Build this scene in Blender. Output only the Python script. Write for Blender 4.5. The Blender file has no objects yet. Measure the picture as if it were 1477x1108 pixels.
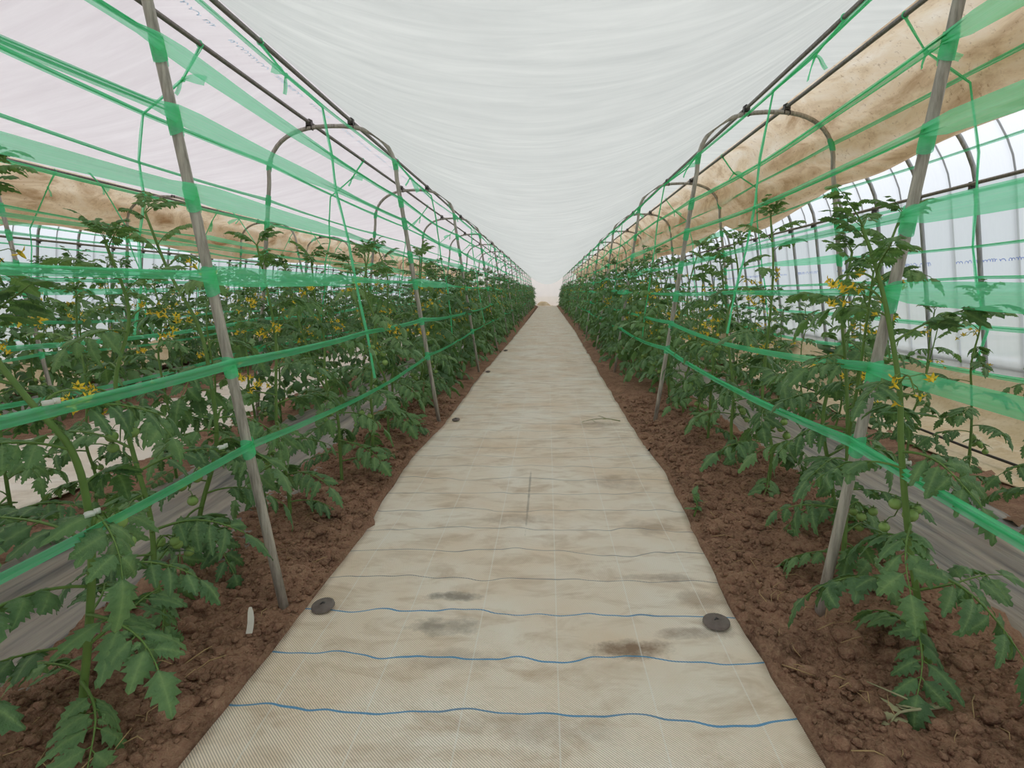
import bpy, math, random
import numpy as np
from mathutils import Vector, Matrix, Euler
R = random.Random(7)
NR = np.random.default_rng(7)
scene = bpy.context.scene
COL = scene.collection
PI = math.pi

# ------------------------------------------------------------------ camera
CAM_H = 0.85
F_PX, PITCH, YAW, ROLL = 838.4, 0.157, 0.062, -0.014
cam_d = bpy.data.cameras.new('camera')
cam_d.sensor_width = 36.0
cam_d.lens = F_PX / 1477 * 36
cam_d.clip_start = 0.02
cam_d.clip_end = 400
cam = bpy.data.objects.new('camera', cam_d)
COL.objects.link(cam)
fw = Vector((-math.sin(YAW) * math.cos(PITCH), math.cos(YAW) * math.cos(PITCH), -math.sin(PITCH)))
rt = Vector((math.cos(YAW), math.sin(YAW), 0))
up = rt.cross(fw)
c_, s_ = math.cos(ROLL), math.sin(ROLL)
rt, up = rt * c_ + up * s_, up * c_ - rt * s_
cam.matrix_world = Matrix(((rt.x, up.x, -fw.x, 0), (rt.y, up.y, -fw.y, 0), (rt.z, up.z, -fw.z, CAM_H), (0, 0, 0, 1)))
scene.camera = cam

# ------------------------------------------------------------------ world: plain overcast sky
world = bpy.data.worlds.new('overcast')
scene.world = world
world.use_nodes = True
wn, wl = world.node_tree.nodes, world.node_tree.links
wn.clear()
wo = wn.new('ShaderNodeOutputWorld'); wb = wn.new('ShaderNodeBackground')
tc = wn.new('ShaderNodeTexCoord'); sx = wn.new('ShaderNodeSeparateXYZ'); rmp = wn.new('ShaderNodeValToRGB')
wl.new(tc.outputs['Generated'], sx.inputs[0]); wl.new(sx.outputs[2], rmp.inputs[0])
rmp.color_ramp.elements[0].position = 0.0; rmp.color_ramp.elements[0].color = (0.36, 0.385, 0.42, 1)
rmp.color_ramp.elements[1].position = 0.9; rmp.color_ramp.elements[1].color = (1.0, 1.0, 1.0, 1)
wl.new(rmp.outputs[0], wb.inputs[0]); wb.inputs[1].default_value = 2.0
wl.new(wb.outputs[0], wo.inputs[0])

scene.view_settings.view_transform = 'Standard'
scene.view_settings.look = 'None'
scene.view_settings.gamma = 1.0
scene.view_settings.exposure = 0.1
scene.view_settings.use_curve_mapping = False
cy = scene.cycles
cy.use_denoising = True
cy.max_bounces = 10
cy.diffuse_bounces = 6
cy.transmission_bounces = 8
cy.transparent_max_bounces = 24
cy.caustics_reflective = False
cy.caustics_refractive = False

# ------------------------------------------------------------------ helpers
def srgb(r, g, b):
    f = lambda v: (v / 255 / 12.92) if v / 255 <= 0.04045 else ((v / 255 + 0.055) / 1.055) ** 2.4
    return (f(r), f(g), f(b), 1.0)

def mesh(name, V, F, mat=None, smooth=True, mats=None, mi=None):
    me = bpy.data.meshes.new(name)
    me.from_pydata([tuple(map(float, v)) for v in V], [], [tuple(map(int, f)) for f in F])
    if mats:
        for m in mats: me.materials.append(m)
        if mi is not None: me.polygons.foreach_set('material_index', np.asarray(mi, dtype=np.int32))
    elif mat: me.materials.append(mat)
    if smooth: me.polygons.foreach_set('use_smooth', np.ones(len(me.polygons), dtype=bool))
    me.update()
    return me

def obj(name, me, parent=None, mtx=None, label=None, cat=None, group=None, kind=None):
    o = bpy.data.objects.new(name, me)
    COL.objects.link(o)
    if parent: o.parent = parent
    if mtx is not None: o.matrix_basis = mtx
    if label: o['label'] = label
    if cat: o['category'] = cat
    if group: o['group'] = group
    if kind: o['kind'] = kind
    return o

def thing(name, loc, label, cat, group=None):
    o = obj(name, None, None, Matrix.Translation(loc), label, cat, group)
    o.empty_display_size = 0.05
    return o

class MB:
    """collects vertices and faces"""
    def __init__(self): self.V, self.F, self.M, self.A = [], [], [], []
    def add(self, V, F, m=0, A=None):
        b = len(self.V); self.V.extend(V); self.A.extend(A if A else [0.0] * len(V)); self.F.extend([tuple(i + b for i in f) for f in F]); self.M.extend([m] * len(F))
    def tube(self, pts, r, n=8, cap=True, m=0):
        pts = [Vector(p) for p in pts]; k = len(pts)
        rs = r if hasattr(r, '__len__') else [r] * k
        V, F = [], []
        t0 = (pts[1] - pts[0]).normalized()
        nx = t0.orthogonal().normalized()
        for i, p in enumerate(pts):
            t = (pts[min(i + 1, k - 1)] - pts[max(i - 1, 0)]).normalized()
            nx = (nx - t * nx.dot(t)).normalized(); ny = t.cross(nx)
            for j in range(n):
                a = 2 * PI * j / n
                V.append(p + nx * (math.cos(a) * rs[i]) + ny * (math.sin(a) * rs[i]))
        for i in range(k - 1):
            for j in range(n):
                a, b = i * n + j, i * n + (j + 1) % n
                F.append((a, b, b + n, a + n))
        if cap:
            F.append(tuple(range(n - 1, -1, -1))); F.append(tuple((k - 1) * n + j for j in range(n)))
        self.add(V, F, m)
    def box(self, c, s, rz=0, m=0):
        c = Vector(c); q = Matrix.Rotation(rz, 3, 'Z')
        V = [c + q @ Vector((x * s[0] / 2, y * s[1] / 2, z * s[2] / 2)) for x in (-1, 1) for y in (-1, 1) for z in (-1, 1)]
        self.add(V, [(0, 1, 3, 2), (4, 6, 7, 5), (0, 4, 5, 1), (2, 3, 7, 6), (0, 2, 6, 4), (1, 5, 7, 3)], m)
    def sphere(self, c, r, nu=10, nv=7, sz=1.0, m=0):
        c = Vector(c); V = [c + Vector((0, 0, r * sz))]; F = []
        for i in range(1, nv):
            a = PI * i / nv
            for j in range(nu):
                b = 2 * PI * j / nu
                V.append(c + Vector((r * math.sin(a) * math.cos(b), r * math.sin(a) * math.sin(b), r * sz * math.cos(a))))
        V.append(c - Vector((0, 0, r * sz)))
        for j in range(nu): F.append((0, 1 + j, 1 + (j + 1) % nu))
        for i in range(nv - 2):
            for j in range(nu):
                a, b = 1 + i * nu + j, 1 + i * nu + (j + 1) % nu
                F.append((a, a + nu, b + nu, b))
        l = len(V) - 1
        for j in range(nu): F.append((l, 1 + (nv - 2) * nu + (j + 1) % nu, 1 + (nv - 2) * nu + j))
        self.add(V, F, m)
    def merge(self, other, mtx, m=None):
        b = len(self.V); self.A.extend(other.A)
        self.V.extend([mtx @ Vector(v) for v in other.V])
        self.F.extend([tuple(i + b for i in f) for f in other.F])
        self.M.extend(other.M if m is None else [m] * len(other.F))
    def make(self, name, mat=None, smooth=True, mats=None):
        me = mesh(name, self.V, self.F, mat, smooth, mats, self.M if mats else None)
        if any(self.A):
            at = me.attributes.new('rib', 'FLOAT', 'POINT'); at.data.foreach_set('value', np.array(self.A, dtype=np.float32))
        return me

def catmull(P, n):
    P = [Vector(p) for p in P]; P = [P[0] * 2 - P[1]] + P + [P[-1] * 2 - P[-2]]
    out = []; segs = len(P) - 3
    for i in range(n):
        u = i / (n - 1) * segs; k = min(int(u), segs - 1); t = u - k
        a, b, c, d = P[k:k + 4]
        out.append(0.5 * ((2 * b) + (c - a) * t + (2 * a - 5 * b + 4 * c - d) * t * t + (3 * b - a - 3 * c + d) * t ** 3))
    return out

_tab = np.random.default_rng(3).random((256, 256))
def vnoise(x, y):
    xi, yi = np.floor(x).astype(int), np.floor(y).astype(int)
    fx, fy = x - xi, y - yi
    fx, fy = fx * fx * (3 - 2 * fx), fy * fy * (3 - 2 * fy)
    g = lambda a, b: _tab[a % 256, b % 256]
    return (g(xi, yi) * (1 - fx) + g(xi + 1, yi) * fx) * (1 - fy) + (g(xi, yi + 1) * (1 - fx) + g(xi + 1, yi + 1) * fx) * fy - 0.5
def fbm(x, y, o=4):
    s = 0; a = 1.0
    for k in range(o): s = s + a * vnoise(x * 2 ** k + 17.3 * k, y * 2 ** k + 5.1 * k); a *= 0.5
    return s

def grid_mesh(name, X, Y, Z, mat, smooth=True):
    n, m = X.shape
    V = np.stack([X, Y, Z], -1).reshape(-1, 3)
    i = np.arange(n * m).reshape(n, m)
    F = np.stack([i[:-1, :-1], i[1:, :-1], i[1:, 1:], i[:-1, 1:]], -1).reshape(-1, 4)
    me = bpy.data.meshes.new(name)
    me.from_pydata(V.tolist(), [], F.tolist())
    me.materials.append(mat)
    if smooth: me.polygons.foreach_set('use_smooth', np.ones(len(me.polygons), dtype=bool))
    me.update()
    return me

# ------------------------------------------------------------------ material kit
class NT:
    def __init__(self, name):
        self.m = bpy.data.materials.new(name); self.m.use_nodes = True
        self.t = self.m.node_tree; self.t.nodes.clear()
        self.out = self.t.nodes.new('ShaderNodeOutputMaterial')
    def n(self, kind, **kw):
        nd = self.t.nodes.new('ShaderNode' + kind)
        for k, v in kw.items(): setattr(nd, k, v)
        return nd
    def put(self, sock, v):
        if v is None: return
        if hasattr(v, 'is_output'): self.t.links.new(v, sock)
        else: sock.default_value = v
    def math(self, op, a, b=None, clamp=False):
        nd = self.n('Math', operation=op, use_clamp=clamp); self.put(nd.inputs[0], a); self.put(nd.inputs[1], b); return nd.outputs[0]
    def mix(self, f, a, b, blend='MIX'):
        nd = self.n('Mix', data_type='RGBA', blend_type=blend); self.put(nd.inputs[0], f); self.put(nd.inputs[6], a); self.put(nd.inputs[7], b); return nd.outputs[2]
    def coord(self, which='Object'): return self.n('TexCoord').outputs[which]
    def xyz(self, v): nd = self.n('SeparateXYZ'); self.put(nd.inputs[0], v); return nd.outputs
    def mapping(self, v, scale=(1, 1, 1), loc=(0, 0, 0), rot=(0, 0, 0)):
        nd = self.n('Mapping'); self.put(nd.inputs[0], v); nd.inputs['Scale'].default_value = scale; nd.inputs['Location'].default_value = loc; nd.inputs['Rotation'].default_value = rot; return nd.outputs[0]
    def noise(self, v, scale, detail=3, rough=0.55, dist=0):
        nd = self.n('TexNoise'); self.put(nd.inputs['Vector'], v); nd.inputs['Scale'].default_value = scale; nd.inputs['Detail'].default_value = detail; nd.inputs['Roughness'].default_value = rough; nd.inputs['Distortion'].default_value = dist; return nd.outputs[0]
    def ramp(self, f, stops):
        nd = self.n('ValToRGB'); self.put(nd.inputs[0], f); e = nd.color_ramp.elements
        while len(e) < len(stops): e.new(0.5)
        for el, (p, c) in zip(e, stops): el.position = p; el.color = c if hasattr(c, '__len__') else (c, c, c, 1)
        return nd.outputs[0]
    def bump(self, h, strength=0.3, dist=0.01):
        nd = self.n('Bump'); self.put(nd.inputs['Height'], h); nd.inputs['Strength'].default_value = strength; nd.inputs['Distance'].default_value = dist; return nd.outputs[0]
    def pbr(self, col, rough=0.6, metal=0.0, spec=0.4, normal=None):
        nd = self.n('BsdfPrincipled'); self.put(nd.inputs['Base Color'], col); self.put(nd.inputs['Roughness'], rough); self.put(nd.inputs['Metallic'], metal); self.put(nd.inputs['Specular IOR Level'], spec); self.put(nd.inputs['Normal'], normal); return nd.outputs[0]
    def bsdf(self, kind, col, **kw):
        nd = self.n('Bsdf' + kind); self.put(nd.inputs[0], col)
        for k, v in kw.items(): self.put(nd.inputs[k], v)
        return nd.outputs[0]
    def smix(self, f, a, b):
        nd = self.n('MixShader'); self.put(nd.inputs[0], f); self.put(nd.inputs[1], a); self.put(nd.inputs[2], b); return nd.outputs[0]
    def done(self, s): self.t.links.new(s, self.out.inputs[0]); return self.m

def m_steel(name, a, b, rough=0.5, metal=0.35, sc=30):
    k = NT(name); co = k.coord()
    f = k.ramp(k.noise(k.mapping(co, (2.5, 2.5, 0.25)), sc, 5, 0.65), [(0.3, 0.0), (0.65, 1.0)])
    return k.done(k.pbr(k.mix(f, a, b), rough, metal, 0.4, k.bump(k.noise(co, 160, 2), 0.15, 0.002)))
M_PIPE = m_steel('galvanised_pipe', srgb(126, 120, 112), srgb(192, 186, 175), 0.5, 0.12)
M_RAIL = m_steel('dull_pipe', srgb(110, 106, 102), srgb(142, 136, 130))
M_RIB = m_steel('rib_pipe', srgb(128, 130, 132), srgb(176, 177, 178))
M_CLAMP = m_steel('dark_clamp', srgb(56, 54, 54), srgb(92, 88, 86), 0.45, 0.5)
M_BAND = m_steel('strap_black', srgb(48, 50, 56), srgb(78, 80, 86), 0.6, 0.0)
M_HOSE = m_steel('hose_black', srgb(40, 36, 34), srgb(58, 52, 50), 0.5, 0.0)

def m_soil():
    k = NT('soil'); co = k.coord()
    f1 = k.noise(co, 9, 5, 0.6); f2 = k.noise(co, 120, 3, 0.6)
    c = k.ramp(f1, [(0.3, srgb(110, 80, 66)), (0.55, srgb(152, 115, 95)), (0.75, srgb(178, 141, 117))])
    c = k.mix(k.ramp(f2, [(0.35, 0.0), (0.75, 0.6)]), c, srgb(190, 158, 130))
    h = k.math('ADD', k.noise(co, 60, 5, 0.7), k.math('MULTIPLY', f2, 0.4))
    return k.done(k.pbr(c, 0.95, 0, 0.1, k.bump(h, 0.9, 0.012)))
M_SOIL = m_soil()

def m_mat(name, base, dark, dirty, blue=True, spots=(), weave=0.5, x0=0.02):
    k = NT(name); co = k.coord(); x, y, z = k.xyz(co)
    big = k.noise(co, 2.2, 4, 0.6); mid = k.noise(k.mapping(co, (1, 2.2, 1)), 6, 4, 0.65, 0.6)
    c = k.mix(k.ramp(big, [(0.38, 0.0), (0.72, 0.8)]), base, dirty)
    c = k.mix(k.ramp(mid, [(0.48, 0.0), (0.75, 0.8)]), c, tuple(v * 0.72 for v in dirty[:3]) + (1,))
    nd = k.noise(co, 14, 4, 0.7)
    for (sx_, sy_, rx, ry, col, amt) in spots:
        dx = k.math('DIVIDE', k.math('SUBTRACT', x, sx_), rx); dy = k.math('DIVIDE', k.math('SUBTRACT', y, sy_), ry)
        d = k.math('ADD', k.math('MULTIPLY', dx, dx), k.math('MULTIPLY', dy, dy))
        d = k.math('ADD', d, k.math('MULTIPLY', k.math('SUBTRACT', nd, 0.5), 3.0))
        c = k.mix(k.math('MULTIPLY', k.math('SUBTRACT', 1.0, d, True), amt), c, col)
    wob = k.math('MULTIPLY', k.math('SUBTRACT', k.noise(k.mapping(co, (1, 0.8, 1)), 4, 2), 0.5), 0.13)
    # woven twill threads
    ph = k.math('MULTIPLY', k.math('ADD', k.math('MULTIPLY', x, 1.0), y), 2 * PI / 0.0062)
    tw = k.math('MULTIPLY', k.math('ADD', k.math('SINE', ph), 1.0), 0.5)
    c = k.mix(k.math('MULTIPLY', k.math('POWER', tw, 2.0), weave), c, dark)
    # lengthwise pale threads
    fx = k.math('ABSOLUTE', k.math('SUBTRACT', k.math('FRACT', k.math('ADD', k.math('DIVIDE', k.math('SUBTRACT', x, x0), 0.195), 100.5)), 0.5))
    c = k.mix(k.math('MULTIPLY', k.math('LESS_THAN', fx, 0.0085), 0.4), c, srgb(238, 236, 230))
    if blue:
        yy = k.math('ADD', y, wob)
        fy = k.math('ABSOLUTE', k.math('SUBTRACT', k.math('FRACT', k.math('ADD', k.math('DIVIDE', k.math('SUBTRACT', yy, 1.045), 0.1845), 100.5)), 0.5))
        bl = k.math('LESS_THAN', fy, k.math('ADD', 0.009, k.math('MULTIPLY', k.math('LESS_THAN', yy, 1.5), 0.005)))
        bc = k.mix(k.math('MULTIPLY', k.math('LESS_THAN', yy, 1.5), k.ramp(k.noise(k.mapping(co, (0.8, 0.7, 1)), 3.2, 2), [(0.3, 0.0), (0.45, 1.0)])), srgb(104, 112, 120), srgb(40, 138, 188))
        c = k.mix(k.math('MULTIPLY', bl, 0.85), c, bc)
    return k.done(k.pbr(c, 0.75, 0, 0.25, k.bump(tw, 0.25, 0.002)))
BR = srgb(120, 88, 62); GY = srgb(122, 116, 106)
M_MAT = m_mat('woven_mat', srgb(255, 245, 231), srgb(150, 136, 120), srgb(238, 208, 176), True,
              [(0.20, 1.27, 0.10, 0.045, BR, 0.9), (0.36, 1.33, 0.12, 0.03, BR, 0.55), (-0.27, 1.36, 0.10, 0.05, GY, 0.7),
               (-0.26, 1.50, 0.09, 0.025, GY, 0.8), (-0.22, 1.22, 0.14, 0.05, BR, 0.3), (0.36, 2.0, 0.1, 0.08, BR, 0.35),
               (-0.02, 1.0, 0.18, 0.05, BR, 0.25), (0.30, 3.6, 0.16, 0.12, BR, 0.35), (0.3, 2.5, 0.14, 0.1, BR, 0.3), (-0.1, 2.05, 0.16, 0.06, BR, 0.3), (-0.08, 2.3, 0.006, 0.42, GY, 0.6), (0.32, 1.62, 0.12, 0.03, BR, 0.5), (0.42, 1.5, 0.08, 0.06, BR, 0.4)], 0.72)
M_MAT2 = m_mat('woven_mat_side', srgb(255, 248, 237), srgb(182, 169, 154), srgb(236, 218, 194), False, (), 0.6)

def m_cloth(name, a, b, c2):
    k = NT(name); co = k.coord()
    f = k.noise(k.mapping(co, (1, 0.5, 1)), 3.5, 5, 0.65, 0.8)
    c = k.ramp(f, [(0.3, a), (0.55, b), (0.75, c2)])
    c = k.mix(k.ramp(k.noise(co, 45, 3), [(0.5, 0.0), (0.8, 0.35)]), c, srgb(150, 120, 86))
    return k.done(k.pbr(c, 0.85, 0, 0.15, k.bump(k.noise(co, 90, 3), 0.2, 0.004)))
M_BEIGE = m_cloth('beige_cloth', srgb(226, 210, 184), srgb(206, 184, 150), srgb(236, 228, 212))

def m_mulch():
    k = NT('mulch_film'); co = k.coord()
    f = k.noise(k.mapping(co, (9, 0.5, 1)), 3, 4, 0.6, 0.5)
    g = k.noise(co, 3.0, 4, 0.6)
    c = k.ramp(f, [(0.3, srgb(84, 82, 84)), (0.5, srgb(142, 134, 126)), (0.7, srgb(174, 162, 148))])
    c = k.mix(k.ramp(g, [(0.45, 0.0), (0.75, 0.55)]), c, srgb(140, 116, 98))
    return k.done(k.pbr(c, 0.42, 0, 0.5, k.bump(f, 0.5, 0.02)))
M_MULCH = m_mulch()

def m_curtain(name, a, b, brown=None, t=0.8):
    k = NT(name); co = k.coord(); x, y, z = k.xyz(co)
    f = k.noise(k.mapping(co, (0.9, 6.0, 1)), 2.6, 6, 0.65, 0.5)
    g = k.noise(co, 1.1, 3, 0.55)
    c = k.mix(k.ramp(f, [(0.3, 0.0), (0.7, 1.0)]), a, b)
    c = k.mix(k.ramp(g, [(0.35, 0.0), (0.75, 0.5)]), c, a)
    if brown:
        h = k.noise(k.mapping(co, (2.2, 0.8, 2.2)), 2.4, 6, 0.65, 0.7)
        c = k.ramp(h, [(0.25, brown[0]), (0.5, brown[1]), (0.72, brown[2])])
        c = k.mix(k.ramp(k.noise(co, 40, 4, 0.7), [(0.58, 0.0), (0.72, 0.6)]), c, srgb(140, 104, 76))
    d = k.bsdf('Diffuse', c); tr = k.bsdf('Translucent', c)
    return k.done(k.smix(t, d, tr))
M_CUR_C = m_curtain('curtain_grey_white', srgb(192, 194, 190), srgb(214, 215, 210))
M_CUR_L = m_curtain('curtain_pinkish_white', srgb(203, 195, 196), srgb(217, 211, 211))
M_CUR_B = m_curtain('curtain_stained', srgb(200, 170, 130), srgb(200, 170, 130), (srgb(164, 128, 90), srgb(232, 214, 188), srgb(248, 240, 228)), 0.55)

def m_film(name, col, alpha, rough=0.35, streak=0.15):
    k = NT(name); co = k.coord()
    f = k.noise(k.mapping(co, (1, 3, 0.6)), 3, 5, 0.65)
    tr = k.bsdf('Transparent', (0.97, 0.98, 1, 1))
    d = k.smix(0.75, k.bsdf('Diffuse', col), k.bsdf('Translucent', col))
    d = k.smix(0.06, d, k.bsdf('Glossy', (1, 1, 1, 1), Roughness=rough))
    a = k.math('ADD', alpha - streak / 2, k.math('MULTIPLY', f, streak), True)
    return k.done(k.smix(a, tr, d))
M_ROOF = m_film('roof_film', srgb(240, 242, 246), 0.30)
M_WALL = m_film('wall_film', srgb(216, 222, 228), 0.76, 0.3, 0.24)
M_SKIRT = m_film('skirt_film', srgb(222, 222, 216), 0.88)
M_END = m_film('end_film', srgb(238, 228, 222), 0.85)

def m_tape():
    k = NT('green_tape'); co = k.coord()
    f = k.noise(k.mapping(co, (40, 2, 90)), 3, 3, 0.6)
    c = k.mix(f, srgb(84, 255, 172), srgb(150, 255, 210))
    d = k.smix(0.5, k.bsdf('Diffuse', c), k.bsdf('Translucent', c))
    d = k.smix(0.07, d, k.bsdf('Glossy', (1, 1, 1, 1), Roughness=0.25))
    tr = k.bsdf('Transparent', (0.74, 1.0, 0.87, 1))
    return k.done(k.smix(0.60, tr, d))
M_TAPE = m_tape()

def m_leaf(name, a, b, c2, tl=0.3):
    k = NT(name); co = k.coord()
    rnd = k.n('ObjectInfo').outputs['Random']
    f = k.noise(co, 7, 3)
    f = k.math('ADD', k.math('MULTIPLY', f, 0.7), k.math('MULTIPLY', rnd, 0.35))
    c = k.ramp(f, [(0.25, a), (0.5, b), (0.8, c2)])
    at = k.n('Attribute', attribute_name='rib').outputs['Fac']
    c = k.mix(k.math('MULTIPLY', k.math('POWER', at, 5.0), 0.6), c, srgb(150, 182, 116))
    bm = k.bump(k.noise(co, 40, 3), 0.5, 0.008)
    p = k.pbr(c, 0.45, 0, 0.5, bm)
    tc2 = k.mix(0.5, c, srgb(120, 160, 50))
    return k.done(k.smix(tl, p, k.bsdf('Translucent', tc2)))
M_LEAF = m_leaf('tomato_leaf', srgb(70, 106, 68), srgb(96, 136, 88), srgb(126, 164, 104))
M_YOUNG = m_leaf('young_leaf', srgb(84, 126, 78), srgb(112, 152, 92), srgb(142, 176, 106), 0.35)
def m_simple(name, a, b, rough=0.5, sc=30, spec=0.4):
    k = NT(name); co = k.coord()
    return k.done(k.pbr(k.mix(k.noise(co, sc, 3), a, b), rough, 0, spec))
M_STEM = m_simple('stem', srgb(84, 118, 56), srgb(122, 152, 78), 0.55, 14)
M_PETAL = m_simple('petal', srgb(236, 196, 44), srgb(252, 220, 70), 0.5)
M_FRUIT = m_simple('green_fruit', srgb(122, 160, 84), srgb(158, 186, 108), 0.25, 20)
M_CLIP = m_simple('clip_white', srgb(214, 214, 206), srgb(236, 236, 230), 0.5)
M_DISC = m_simple('pin_disc', srgb(88, 76, 70), srgb(128, 118, 112), 0.7, 60)
M_LABEL = m_simple('label_white', srgb(200, 194, 182), srgb(226, 222, 212), 0.7, 60)
M_STRAW = m_simple('straw', srgb(158, 130, 92), srgb(196, 168, 122), 0.8, 20)
M_DRY = m_simple('dry_leaf', srgb(130, 136, 96), srgb(178, 172, 138), 0.8, 30)
def m_ink(name, col):
    k = NT(name)
    c = k.mix(k.noise(k.coord(), 30, 3), col, tuple(v * 0.9 for v in col[:3]) + (1,))
    return k.done(k.smix(0.75, k.bsdf('Diffuse', c), k.bsdf('Translucent', c)))
M_PRINT = m_ink('print_blue', srgb(110, 140, 222))
M_PRINT2 = m_ink('print_pale_blue', srgb(196, 232, 252))
def m_out():
    k = NT('outside_ground'); co = k.coord()
    return k.done(k.pbr(k.ramp(k.noise(co, 1.5, 5), [(0.35, srgb(110, 122, 96)), (0.65, srgb(156, 152, 136))]), 0.95, 0, 0.1))
M_OUT = m_out()

# ------------------------------------------------------------------ layout
Y1, SP = 1.425, 2.294
Y_END = 35.5
HOOP_Y = [Y1 + SP * i for i in range(-1, 15)]
ZT = 1.905
BEDS = {  # centre x, foot half width, rail offsets
    'A': (-1.338, 0.622, (-1.201, -1.464)),
    'B': (1.300, 0.611, (1.178, 1.410)),
    'C': (-3.975, 0.622, (-3.845, -4.105)),
}
BED_TXT = {'A': 'bed between both mats', 'B': 'bed beside the printed film', 'C': 'bed beyond the second mat'}
NTH = ['zeroth', 'first', 'second', 'third', 'fourth', 'fifth', 'sixth', 'seventh', 'eighth', 'ninth']
HOOP_REF = {'A': 'white plant label', 'B': 'clean grey pin disc'}
SPLAY = 0.138
def leg_half(h, z): return h - SPLAY * z
XC = -1.34          # greenhouse ridge
WALL_R = 2.75
def side_x(z): return WALL_R - 0.16 * z
ZS = 1.46
def rib_profile(n=26, off=0.0):
    """right half, base to ridge (x relative to ridge)"""
    P = [(side_x(z) - XC, z) for z in np.linspace(-0.05, ZS, 5)]
    a = np.array([side_x(ZS) - XC, ZS]); b = a + np.array([-0.16, 1.0]) * 0.62; d = np.array([0, 3.15]); c = np.array([1.9, 3.15])
    for t in np.linspace(0, 1, n)[1:]:
        p = (1 - t) ** 3 * a + 3 * (1 - t) ** 2 * t * b + 3 * (1 - t) * t * t * c + t ** 3 * d
        P.append(tuple(p))
    if off:
        Q = []
        for i, p in enumerate(P):
            q0, q1 = np.array(P[max(i - 1, 0)]), np.array(P[min(i + 1, len(P) - 1)])
            t = (q1 - q0) / np.linalg.norm(q1 - q0); Q.append((p[0] + t[1] * off, p[1] - t[0] * off))
        P = Q
    return P
def full_arch(off=0.0):
    r = rib_profile(off=off)
    return [(XC + x, z) for x, z in r] + [(XC - x, z) for x, z in reversed(r[:-1])]

# ------------------------------------------------------------------ setting: ground
V = [(-70, -40, -0.16), (70, -40, -0.16), (70, 120, -0.16), (-70, 120, -0.16)]
o = obj('ground_outside', mesh('ground_outside', V, [(0, 1, 2, 3)], M_OUT, False), kind='structure')
xs = np.linspace(-5.6, 2.9, 90); ys = np.concatenate([np.linspace(-3, 8, 100), np.linspace(8.3, Y_END + 0.4, 70)])
X, Y = np.meshgrid(xs, ys, indexing='ij')
floor = obj('floor', grid_mesh('floor', X, Y, -0.035 + 0.02 * fbm(X * 3, Y * 3), M_SOIL), kind='structure')

def mat_left(y): return np.interp(y, [-3, .9, 1.1, 1.45, 1.88, 2.3, 2.9, 3.6, 4.2, 6.3, 10.5, 20, 30, 36], [-.66, -.66, -.662, -.652, -.654, -.68, -.695, -.66, -.666, -.68, -.63, -.57, -.52, -.5])
def mat_right(y): return np.interp(y, [-3, .95, 1.24, 1.41, 1.97, 2.6, 3.7, 5.5, 12, 29, 36], [.484, .484, .487, .477, .51, .536, .516, .527, .578, .545, .53])
def soil_h(X, Y):
    b = 0.030 * fbm(X * 5, Y * 5, 3) + 0.034 * np.abs(fbm(X * 14, Y * 14, 4)) + 0.012 * fbm(X * 60, Y * 60, 3)
    return b
def soil_strip(x0, x1, y0, y1, res, edge_mat=None):
    nx = max(4, int((x1 - x0) / res)); ny = int((y1 - y0) / res)
    X, Y = np.meshgrid(np.linspace(x0, x1, nx), np.linspace(y0, y1, ny), indexing='ij')
    Z = 0.008 + soil_h(X, Y)
    if edge_mat == 'L':
        d = mat_left(Y) - X; Z = Z + np.clip(0.02 * (d / 0.3), -0.12, 0.035); Z = np.where(d < 0.004, np.minimum(Z, 0.004), Z) - 0.03 * (d < -0.025)
    if edge_mat == 'R':
        d = X - mat_right(Y); Z = Z + np.clip(0.02 * (d / 0.3), -0.12, 0.035); Z = np.where(d < 0.004, np.minimum(Z, 0.004), Z) - 0.03 * (d < -0.025)
    obj('soil_strip', grid_mesh('soil_strip', X, Y, Z, M_SOIL), floor)
for (y0, y1, r) in ((0.3, 3.0, 0.0075), (3.0, 7.0, 0.018), (7.0, 35.4, 0.07)):
    soil_strip(-1.16, -0.60, y0, y1, r, 'L')
    soil_strip(0.44, 1.10, y0, y1, r, 'R')
soil_strip(-2.14, -1.70, 0.8, 12, 0.035); soil_strip(1.62, 1.98, 0.8, 12, 0.035); soil_strip(-3.66, -3.05, 1.5, 12, 0.05)

# ------------------------------------------------------------------ mats, mulch, cloth
def sheet(name, x0f, x1f, y0, y1, nx, ny, zf, mat, thick=0.004, **kw):
    ys = y0 + (y1 - y0) * np.linspace(0, 1, ny) ** 1.6
    u = np.linspace(0, 1, nx)
    Yg = np.repeat(ys[None, :], nx, 0); U = np.repeat(u[:, None], ny, 1)
    a, b = x0f(Yg), x1f(Yg)
    Xg = a + (b - a) * U
    Zg = zf(Xg, Yg, U)
    # closed slab: top and underside
    V = np.concatenate([np.stack([Xg, Yg, Zg], -1).reshape(-1, 3), np.stack([Xg, Yg, Zg - thick], -1).reshape(-1, 3)])
    i = np.arange(nx * ny).reshape(nx, ny); N = nx * ny
    top = np.stack([i[:-1, :-1], i[1:, :-1], i[1:, 1:], i[:-1, 1:]], -1).reshape(-1, 4)
    F = top.tolist() + (top[:, ::-1] + N).tolist()
    for e in (i[0], i[-1][::-1]):
        for p, q in zip(e[:-1], e[1:]): F.append((p, q, q + N, p + N))
    for e in (i[:, 0][::-1], i[:, -1]):
        for p, q in zip(e[:-1], e[1:]): F.append((p, q, q + N, p + N))
    return obj(name, mesh(name, V.tolist(), F, mat), **kw)
jag = lambda y, s: 0.010 * fbm(y * 3.1 + s, y * 0 + s, 3) + 0.006 * fbm(y * 12 + s, y * 0 + s, 2)
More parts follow.
